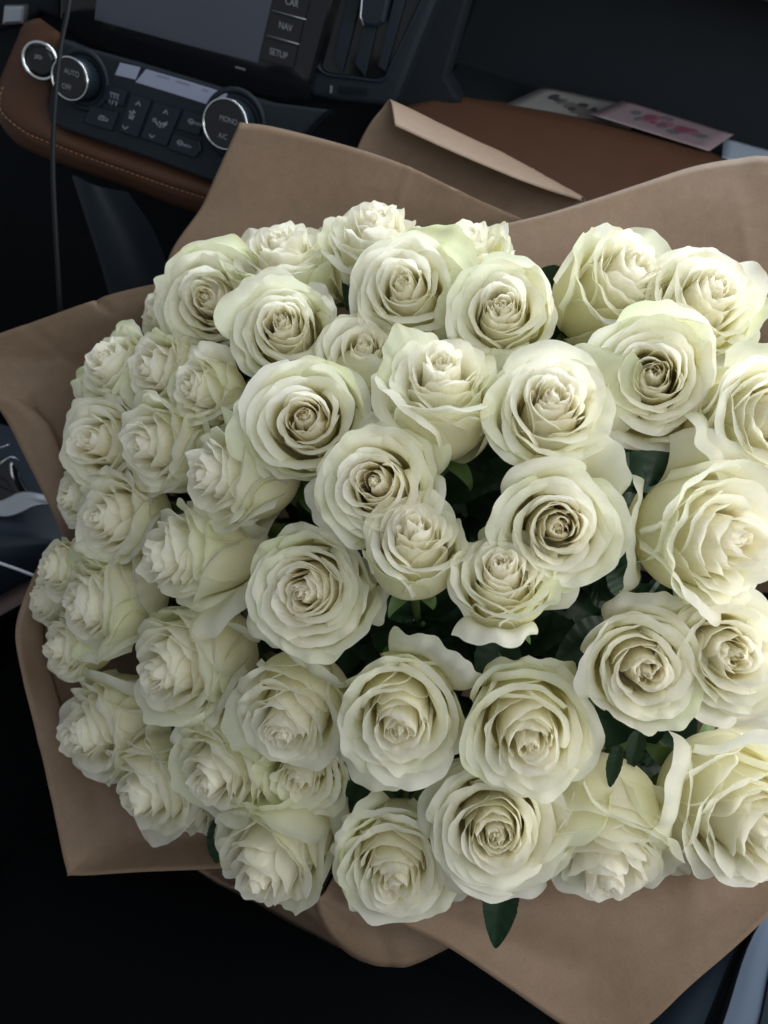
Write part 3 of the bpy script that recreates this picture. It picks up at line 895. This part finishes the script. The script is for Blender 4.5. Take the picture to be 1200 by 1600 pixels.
def petal_arrays(rng, t, phi0, o, hgt, guard, warm, green, nu, nv):
    """one petal as a (nu, nv) grid in units of the head radius; t = 0 innermost .. 1 outermost"""
    u = np.linspace(-1, 1, nu)[:, None]
    v = (1 - (1 - np.linspace(0, 1, nv)) ** 1.45)[None, :]
    dv = np.diff(v, axis=1, prepend=0.0)
    au = np.abs(u)
    if guard:
        rc = 0.74 + 0.10 * o + rng.uniform(-.03, .05)
        ht = hgt * rng.uniform(.62, .95)
        wid = math.radians(rng.uniform(40, 58))
        if guard == 1:                                      # old petal hanging wide open
            psi = math.radians(rng.uniform(55, 120))
            vs = rng.uniform(.35, .55)
            ruf = rng.uniform(.03, .055)
        else:                                               # petal hugging the cup with a rolled rim
            psi = math.radians(rng.uniform(-4, 22))
            vs = rng.uniform(.5, .65)
            ruf = rng.uniform(.012, .032)
            wid = math.radians(rng.uniform(52, 72))
            rc = 0.70 + 0.12 * o + rng.uniform(0, .05)
        sp = rng.uniform(-.06, .06)
    else:
        rc = 0.055 + (0.62 + 0.12 * o) * t ** 1.1
        ht = hgt * (0.965 + 0.03 * math.sin(math.pi * min(1, t * 1.3)) - .15 * max(0, t - .4) / .6) * rng.uniform(.96, 1.04)
        wid = math.radians(165 - 72 * min(1, t / .3) if t < .3 else 93 - 20 * (t - .3) / .7) * rng.uniform(.9, 1.1)
        psi = math.radians((-26 + 52 * t) * (0.35 + .6 * o) + rng.uniform(-8, 8) + 26 * max(0, t - .6) / .4 * o ** 1.5)
        vs = 0.80 - 0.16 * t
        ruf = 0.006 + 0.015 * t * t
        sp = 0.15 - 0.08 * t
    corner = np.sqrt(np.clip(1 - au ** 3.6, 0, 1))
    lu = (0.64 + 0.36 * corner) + rng.uniform(0, .08) * np.exp(-(u / .18) ** 2) * t
    s = v * lu                                              # 0..1 height along the petal
    cup = np.sin(np.pi / 2 * np.clip(s / 0.60, 0, 1)) ** 0.85
    pinch = (0.43 * (1 - t) * (1 - .25 * o)) * sstep(.5, 1, s)
    r = 0.05 + (rc - 0.05) * cup * (1 - pinch)
    z = ht * s ** 1.12
    # the rim rolls outward, more so towards the two sides of the petal
    side = rng.uniform(.2, .9) * np.where(u > 0, rng.uniform(.6, 1.4), rng.uniform(.6, 1.4))
    ang = psi * sstep(vs, 1.0, v) ** 1.15 * (0.6 + side * .8 * au ** 2)
    lip = math.radians(rng.uniform(25, 85)) * min(1, max(0, (t - .35) / .4))
    ang = ang + lip * sstep(.90 - .05 * t, 1.0, v) * (0.75 + .35 * np.sin(2.3 * u + side))
    dl = ht * lu * dv
    r = r + np.cumsum(np.sin(ang) * dl, axis=1)
    z = z - np.cumsum((1 - np.cos(ang)) * dl, axis=1)
    # ruffles along the rim
    k1, k2, k3 = rng.uniform(3, 5.5), rng.uniform(7, 11), rng.uniform(14, 19)
    p1, p2, p3, p4 = rng.uniform(0, 6.28, 4)
    e = v ** 4
    wv = 1.4 * np.sin(1.6 * u * u + k1 * .6 * u + p4) + np.sin(k1 * u + p1 + u * u) + .6 * np.sin(k2 * u + p2) + .35 * np.sin(k3 * u + p3)
    r = r + ruf * e * wv
    z = z + ruf * .8 * e * (np.sin(k2 * .8 * u + p4) + .5 * np.sin(k3 * u + p1))
    # broad dents so that no two petals bend alike
    r = r + 0.022 * (0.3 + t) * v * np.sin(2.2 * u + p2 + 3 * v) + .012 * v * np.sin(4.3 * u - 5 * v + p3)
    ph = phi0 + wid * u * (0.82 + 0.18 * np.sin(np.pi * np.clip(v, 0, 1)))
    r = r * (1 + sp * u * (1 if rng.random() < .9 else -1))
    x, y = r * np.cos(ph), r * np.sin(ph)
    pos = np.stack([x, y, z + 0 * u], -1)
    # the whole petal leans a little
    tl = rng.normal(0, .03 + (.05 if guard == 1 else 0)) + (0.05 * o * t)
    ax = np.array([-math.sin(phi0), math.cos(phi0), 0])
    rm = np.array(Matrix.Rotation(tl, 3, Vector(ax)))
    pos = pos @ rm.T
    # pigment: yellow green foot, cream body, whiter margin, green flush on old outer petals
    cream = np.array([.98, .955, .765])
    pinkc = np.array([.99, .93, .82])
    white = np.array([.97, .965, .925])
    greenc = np.array([.84, .905, .56])
    foot = np.array([.97, .95, .76])
    body = cream * (1 - min(1, warm) * (1 - t) * .8) + pinkc * min(1, warm) * (1 - t) * .8
    g = (v + 0 * u)[..., None]
    c = foot + (body - foot) * sstep(.02, .45, g)
    c = c + (white - c) * (sstep(.60, .98, g) * (.45 + .3 * t))
    fl = green * (1.0 if guard else .42 * sstep(.4, 1, np.array(t))) * rng.uniform(.2, 1)
    patch = np.clip(.55 + .5 * np.sin(1.7 * u + p1) + .25 * np.sin(6 * v + p3), 0, 1)[..., None] * sstep(.35, 1, g)
    c = c + (greenc - c) * np.clip(fl * patch, 0, 1)
    if t > .85 and rng.random() < .35:                      # a little browning on old rims
        spot = sstep(.955, 1, g) * np.clip(np.sin(k2 * .6 * u + p4) * 1.5 - .6, 0, 1)[..., None]
        c = c + (np.array([.70, .52, .30]) - c) * spot * .5
    c = c * rng.uniform(.98, 1.0)
    along = np.stack([u * wid * 1.2 + 0 * v + p1, v * lu + p2, 0 * u + 0 * v + t * 9], -1)
    return pos, c, along


def petal_mesh(pos, c, along, scale):
    nu, nv = pos.shape[:2]
    me = quads_mesh('petal', pos.reshape(-1, 3) * scale, grid_faces(nu, nv))
    a = me.attributes.new('tint', 'FLOAT_COLOR', 'POINT')
    a.data.foreach_set('color', np.concatenate([c.reshape(-1, 3), np.ones((nu * nv, 1))], 1).astype(np.float32).ravel())
    b = me.attributes.new('along', 'FLOAT_VECTOR', 'POINT')
    b.data.foreach_set('vector', along.reshape(-1, 3).astype(np.float32).ravel())
    me.materials.append(MAT['petal'])
    return me


def leaf_mesh(length, width, rng, name='leaf'):
    nu, nv = 9, 37
    u = np.linspace(-1, 1, nu)[:, None]
    v = np.linspace(0, 1, nv)[None, :]
    w = width / 2 * np.sin(np.pi * v ** .8) ** .75 * (1 + .07 * (((v * 17) % 1.0) - .5) * (np.abs(u) > .9))
    w = w + 0.0006
    x = u * w
    y = v * length
    z = np.abs(u) * w * .35 - (v ** 2) * length * rng.uniform(.1, .3) + .0004 * np.sin(v * 40 - 5 * np.abs(u)) * (np.abs(u)) + 0 * u
    pos = np.stack([x, y + 0 * u, z], -1)
    return quads_mesh(name, pos.reshape(-1, 3), grid_faces(nu, nv))


def sepal_mesh(s, phi, rng):
    nu, nv = 5, 9
    u = np.linspace(-1, 1, nu)[:, None]
    v = np.linspace(0, 1, nv)[None, :]
    w = .17 * s * (1 - v) ** .8 * (.7 + .6 * np.sin(np.pi * v)) + .004 * s
    cl = rng.uniform(.4, 2.4)
    an = 1.3 - 0.1 * v + cl * v ** 2                       # angle from the axis grows: sepals fold back
    dl = rng.uniform(.55, .8) * s / (nv - 1)
    r = .10 * s + np.cumsum(np.sin(an) * dl, axis=1)
    z = -.02 * s + np.cumsum(np.cos(an) * dl, axis=1)
    tx = u * w
    z = z + .3 * np.abs(tx)
    x = r * math.cos(phi) - tx * math.sin(phi)
    y = r * math.sin(phi) + tx * math.cos(phi)
    pos = np.stack([x, y, z + 0 * u], -1)
    return quads_mesh('sepal', pos.reshape(-1, 3), grid_faces(nu, nv))


LEAF_MESHES = [leaf_mesh(l, w, np.random.default_rng(k)) for k, (l, w) in enumerate([(.045, .03), (.05, .034), (.056, .034), (.06, .04), (.05, .028), (.042, .03)])]
TIE = P(790, 830, 1.06)                                      # where the stems are bound together


def frame_at(px, py, dx, dy):
    ray = (P(px, py, 1) - EYE).normalized()
    n = -ray
    e1 = (RT - n * RT.dot(n)).normalized()
    e2 = n.cross(e1)
    k = math.sqrt(max(0.02, 1 - dx * dx - dy * dy))
    return (e1 * dx - e2 * dy + n * k).normalized()


def dome(x, y):
    d = 0.49
    if x < 850:
        d += .25 * ((850 - x) / 790) ** 2
    d += .15 * ((800 - y) / 450) ** 2 if y < 800 else .085 * ((y - 800) / 600) ** 2
    return d


def make_rose(i, x, y, D, dx, dy, o, label, kw):
    rng = np.random.default_rng(1000 + i * 7 + kw.get('seed', 0))
    d = dome(x, y) + kw.get('dd', 0)
    m_ = math.hypot(dx, dy)
    m2 = min(.92, m_ * (1 + .25 * min(1, max(0, (m_ - .15) / .25))))
    dx, dy = dx * m2 / m_, dy * m2 / m_
    s = D * d / FPX / 2 * kw.get('k', 1.08 if x < 120 else 1.3 if D < 140 else 1.09 if D > 183 else 1.22)
    axis = frame_at(x, y, dx, dy)
    hgt = kw.get('h', 1.8) * rng.uniform(.92, 1.12)
    o = min(.95, max(.15, o + rng.uniform(-.16, .12)))
    eye = P(x, y, d)
    base = eye - axis * (s * hgt * .80)
    q = axis.to_track_quat('Z', 'Y')
    root = empty('white_rose', Matrix.LocRotScale(base, q, None), label, 'rose', 'white roses in the bouquet')
    big = D > 120
    N = kw.get('n', int(rng.integers(42, 58)) if D > 130 else int(rng.integers(34, 44)))
    hug = int(rng.integers(3, 7))
    warm = kw.get('warm', .5)
    green = kw.get('green', .8)
    ph = rng.uniform(0, 6.28)
    for k in range(N):
        t = (k / (N - 1)) ** 1.2
        ph += math.radians(137.5) + rng.normal(0, .16)
        nu, nv = (25, 15) if t > .25 else (19, 11)
        link('petal', petal_mesh(*petal_arrays(rng, t, ph, o, hgt, False, warm, green, nu, nv), s), None, root)
    gw = kw.get('g', int(rng.integers(0, 3)))
    for k in range(gw + hug):
        ph += math.radians(137.5) + rng.normal(0, .25)
        kind = 2 if k < hug else 1
        link('petal', petal_mesh(*petal_arrays(rng, 1, ph, o, hgt, kind, warm, green, 31, 16), s), None, root)
    # hip with stem running to the tie, sepals
    inv = root.matrix_world.inverted()
    b = inv @ TIE
    st = [Vector((0, 0, .12 * s)), Vector((0, 0, -.05 * s)), Vector((0, 0, -.22 * s)), Vector((0, 0, -.36 * s))]
    L = b.length
    p1 = Vector((0, 0, -L * .35))
    for f in np.linspace(.1, 1, 9):
        st.append(Vector((0, 0, -.36 * s)) * (1 - f) ** 2 + p1 * 2 * f * (1 - f) + b * f * f)
    link('stem', tube_mesh('stem', st, [.10 * s, .15 * s, .13 * s, .0035] + [.003] * 9, 8), MAT['stem'], root)
    for k in range(5):
        link('sepal', sepal_mesh(s, k * 1.2566 + rng.uniform(-.2, .2), rng), MAT['sepal'], root)
    for k in range(9):
        f = rng.uniform(.08, .45)
        pt = Vector((0, 0, -.36 * s)) * (1 - f) ** 2 + p1 * 2 * f * (1 - f) + b * f * f
        lf = link('leaf', LEAF_MESHES[rng.integers(len(LEAF_MESHES))], MAT['leaf'], root)
        lf.location = pt
        lf.rotation_euler = (rng.uniform(.0, .9), rng.uniform(-.5, .5), rng.uniform(0, 6.28))
    return root


def place_leaf(root, a, b, width, roll=0.0, seed=0):
    """a leaf of this rose from world point a (foot) to world point b (tip)"""
    rng = np.random.default_rng(seed + 5)
    L = (b - a).length
    lf = link('leaf', leaf_mesh(L, width, rng), MAT['leaf'], root)
    yv = (b - a).normalized()
    n = (EYE - a).normalized()
    n = (n - yv * n.dot(yv)).normalized()
    n = Matrix.Rotation(roll, 3, yv) @ n
    xv = yv.cross(n)
    m = Matrix((xv, yv, n)).transposed().to_4x4()
    m.translation = a
    lf.matrix_parent_inverse = Matrix.Identity(4)
    lf.matrix_basis = root.matrix_world.inverted() @ m


ROSES = [
    # x, y, D, dx, dy, open, label, extras
    (328, 468, 150, -.25, -.15, .8, 'broad open rose at the upper left, facing the camera above the small tight bud', {}),
    (252, 488, 105, -.8, -.2, .6, 'half hidden rose at the far upper left edge, behind the broad open one', dict(dd=.04)),
    (440, 395, 150, -.15, -.8, .7, 'ragged rose seen from its side at the top left, petals pointing up', dict(green=.9, g=2)),
    (442, 510, 150, -.1, -.3, .45, 'smooth rose with a cupped swirl, just right of the broad open upper left rose', dict(warm=.7)),
    (588, 362, 140, .05, -.88, .8, 'topmost rose of all, seen from its back against the brown paper', dict(g=2, warm=.8)),
    (728, 385, 125, -.1, -.72, .6, 'small rose at the top centre with thin petals fanned to the right', dict(g=2, dd=.02)),
    (632, 450, 160, -.1, -.3, .6, 'rose facing the camera directly below the topmost rose', {}),
    (784, 484, 150, .0, -.32, .5, 'round compact rose with cream heart, right of the one below the topmost rose', dict(green=.9)),
    (978, 428, 165, .42, -.48, .7, 'rose leaning right at the top right, its greenish back to the left', dict(green=.8)),
    (1108, 462, 150, .35, -.45, .8, 'uppermost rose on the right edge with frilled petals over the brown paper', dict(green=.8, g=2)),
    (1018, 588, 205, .05, -.15, .72, 'large fully open rose facing straight up to the camera on the upper right', dict(green=.7)),
    (862, 632, 172, .1, -.35, .75, 'rose with many tight inner petals left of the large fully open upper right one', dict(warm=.8, h=1.9)),
    (688, 592, 170, .0, -.58, .5, 'deep cup shaped rose with one petal hanging down, in the upper middle', dict(h=2.0, warm=.5)),
    (568, 548, 122, .0, -.38, .7, 'small rose squeezed between the smooth swirl rose and the deep cup rose', dict(dd=.03, green=.9)),
    (478, 655, 190, -.1, -.15, .72, 'wide rose with broad collar petals and amber heart, left of the centre', dict(warm=1, g=2)),
    (305, 608, 100, -.62, -.1, .25, 'tight small bud like rose facing left on the upper left', dict(green=.9, g=2)),
    (172, 568, 105, -.55, -.4, .6, 'outermost upper left rose beside the left paper flap', dict(green=1, g=2)),
    (240, 578, 105, -.65, -.15, .7, 'pale rose wedged between the outermost upper left rose and the tight bud', dict(warm=.8)),
    (150, 690, 115, -.5, -.1, .8, 'frilly round rose at the left edge, second down along the paper', dict(green=.5)),
    (232, 695, 122, -.65, .0, .7, 'rose turned left, right beside the frilly round left edge rose', dict(green=.8)),
    (338, 745, 148, -.72, .0, .45, 'long rose lying on its side, cup to the left, below the wide collared one', dict(h=2.2, warm=.6)),
    (586, 756, 165, -.15, -.12, .6, 'smooth swirled rose in the middle, just above the tall bud rose', dict(warm=.9)),
    (648, 835, 138, .0, -.45, .45, 'tall bud shaped rose standing in the very centre', dict(warm=.8, h=2.1)),
    (784, 892, 140, .0, -.38, .45, 'peach hearted rose with drooping outer petals, right of the tall central bud', dict(warm=1.5, h=1.9)),
    (871, 824, 188, .1, .02, .7, 'tightly coiled rose with a dark heart and frilled margin, right of the centre', dict(warm=.8, green=.9, g=2)),
    (1135, 838, 225, .55, .08, .6, 'biggest rose, on the right edge, seen three quarters with smooth back', dict(green=.5)),
    (1205, 650, 185, .5, -.1, .7, 'rose cut by the right side of the photo, just below the uppermost right one', dict(green=.8)),
    (1140, 1020, 180, .28, .1, .8, 'yellowish rose on the right edge under the biggest rose', dict(green=.8, warm=.6)),
    (1008, 1045, 190, .15, .22, .75, 'large creamy rose on the lower right with a curled petal at its left', dict(warm=.8)),
    (828, 1152, 182, .05, .34, .8, 'rose with a pointed petal on its right, below the centre right', dict(green=.8)),
    (626, 1130, 186, -.05, .38, .7, 'big rose with layered swirl and high folded petal, lower middle', dict(green=.7)),
    (450, 1132, 160, -.3, .52, .6, 'rose bending down to the left, left of the big layered lower middle one', dict(green=.7)),
    (478, 925, 160, -.3, .08, .8, 'flat faced rose with scalloped edge and pinkish heart, left of the tall central bud', dict(warm=1.5, green=.9)),
    (272, 868, 132, -.76, .1, .4, 'long rose on its side with two folded petals, below the other sideways rose', dict(h=2.2)),
    (268, 1045, 165, -.62, .28, .75, 'large rose facing lower left with many stepped petals, left of the centre', dict(green=.7)),
    (168, 810, 112, -.65, .0, .7, 'middle left rose with crisp white petals, behind the long sideways rose', dict(green=.6)),
    (112, 778, 95, -.72, .0, .6, 'shaded rose at the left rim just under the frilly round one', dict(dd=.02)),
    (84, 888, 100, -.85, .0, .6, 'bright white rose on the left rim seen from its side', dict(green=.5)),
    (140, 945, 140, -.78, .12, .6, 'rose with one large white petal turned to the left rim', dict(green=.8, g=2)),
    (68, 938, 85, -.88, .05, .7, 'leftmost rose, shaded and partly hidden under the bright white rim rose', dict(dd=.04)),
    (98, 1012, 105, -.88, .2, .6, 'narrow rose seen from its side low on the left rim', dict(green=.7)),
    (140, 1145, 150, -.84, .3, .6, 'lowest left rose, side view with its greyish face toward the paper', dict(green=.6)),
    (228, 1240, 150, -.66, .52, .75, 'rose drooping to the lower left over the brown paper corner', dict(green=.5)),
    (335, 1212, 150, -.5, .5, .65, 'rose pressed against the drooping lower left one, on its right', dict(green=.7)),
    (300, 1272, 90, -.5, .75, .6, 'small mostly hidden rose under the two drooping lower left ones', dict(dd=.05)),
    (418, 1350, 170, -.35, .62, .4, 'rose with a big smooth back at the bottom left, above the dark curled paper', dict(h=2.0)),
    (470, 1215, 105, -.2, .5, .9, 'greenish crumpled rose sunk between the larger lower left roses', dict(green=1.3, g=3, dd=.03)),
    (620, 1362, 168, -.05, .46, .7, 'lowest rose in the bottom middle, pointing down over the paper', dict(green=1, g=2)),
    (775, 1298, 205, .0, .25, .9, 'wide frilled rose at the bottom, above the hanging green leaf', dict(green=.5)),
    (950, 1345, 178, .0, .76, .7, 'nodding rose seen from its back with green sepals, bottom right', dict(warm=.7, h=1.9, g=1, seed=5)),
    (1185, 1285, 240, .45, .40, .6, 'large rose in the bottom right corner with one long rolled petal', dict(green=.6)),
]
roses = [make_rose(i, *r) for i, r in enumerate(ROSES)]


# ------------------------------------------------------------------ leaves seen between the heads
def near(x, y):
    return min(range(len(ROSES)), key=lambda i: (ROSES[i][0] - x) ** 2 + (ROSES[i][1] - y) ** 2)


LEAVES = [
    (1000, 1180, .66, 960, 1120, .66, .06, .0, 50), (1010, 1120, .67, 1080, 1180, .66, .06, .1, 51), (960, 1200, .66, 1040, 1190, .66, .06, .2, 50), (1040, 1230, .67, 1060, 1330, .67, .06, .2, 51), (880, 1240, .66, 930, 1160, .66, .06, .2, 50),
    (660, 470, .74, 720, 520, .74, .05, 0, 6), (860, 560, .67, 930, 640, .66, .06, 0, 11), (520, 500, .72, 560, 620, .72, .06, 0, 13),
    # foot x, y, d   tip x, y, d   width, roll, rose
    (796, 1345, .60, 766, 1484, .58, .026, .2, 49),
    (905, 700, .66, 1060, 668, .68, .055, .2, 25), (1050, 690, .68, 905, 720, .66, .06, .0, 24),
    (880, 500, .66, 868, 560, .66, .04, .2, 11), (870, 490, .65, 915, 545, .66, .04, -.4, 8),
    (845, 420, .70, 862, 455, .70, .03, 0, 8),
    (350, 1270, .72, 352, 1375, .72, .03, .3, 46),
    (282, 706, .72, 322, 700, .70, .016, .0, 19), (205, 640, .75, 240, 632, .75, .03, .2, 17),
    (541, 420, .66, 543, 480, .65, .007, .0, 2),
    (560, 1190, .64, 540, 1250, .62, .04, .3, 46), (530, 1215, .64, 580, 1235, .64, .04, -.2, 46),
    (725, 990, .64, 738, 1050, .63, .026, .3, 23), (700, 780, .68, 745, 840, .68, .05, .2, 22),
    (760, 760, .68, 745, 850, .68, .055, -.2, 24), (740, 700, .66, 770, 770, .66, .05, .2, 12),
    (620, 990, .70, 700, 960, .70, .05, .1, 22), (560, 700, .70, 640, 690, .70, .05, .1, 14),
    (930, 890, .64, 985, 920, .64, .05, .0, 25), (900, 910, .64, 960, 870, .64, .05, .3, 24),
    (985, 930, .63, 955, 880, .63, .03, .5, 28), (700, 1010, .68, 760, 1040, .68, .06, .0, 29),
    (940, 1120, .64, 985, 1170, .64, .05, .1, 28), (920, 1160, .66, 960, 1110, .66, .05, .1, 29),
    (450, 870, .72, 400, 840, .72, .05, .1, 20), (400, 960, .74, 460, 990, .74, .06, .1, 35),
    (1040, 1330, .66, 1055, 1250, .66, .05, .1, 51), (570, 980, .70, 540, 1010, .70, .04, .1, 32),
    (1000, 1140, .58, 985, 1200, .57, .012, .0, 50), (970, 1165, .555, 948, 1228, .55, .010, .3, 50),
    (870, 860, .66, 900, 960, .66, .06, .0, 24), (690, 930, .68, 720, 1000, .68, .06, .1, 23),
    (330, 690, .76, 300, 640, .76, .05, 0, 19), (500, 880, .72, 440, 840, .72, .05, 0, 32),
    (330, 1120, .76, 420, 1180, .76, .06, 0, 43),
    (620, 880, .72, 560, 850, .72, .06, 0, 22), (860, 1010, .66, 880, 1110, .66, .06, 0, 29),
]
for i, (a, b, c, d, e, f, w, rl, k) in enumerate(LEAVES):
    k = min(k, len(roses) - 1)
    place_leaf(roses[k], P(a, b, c), P(d, e, f), w, rl, i)
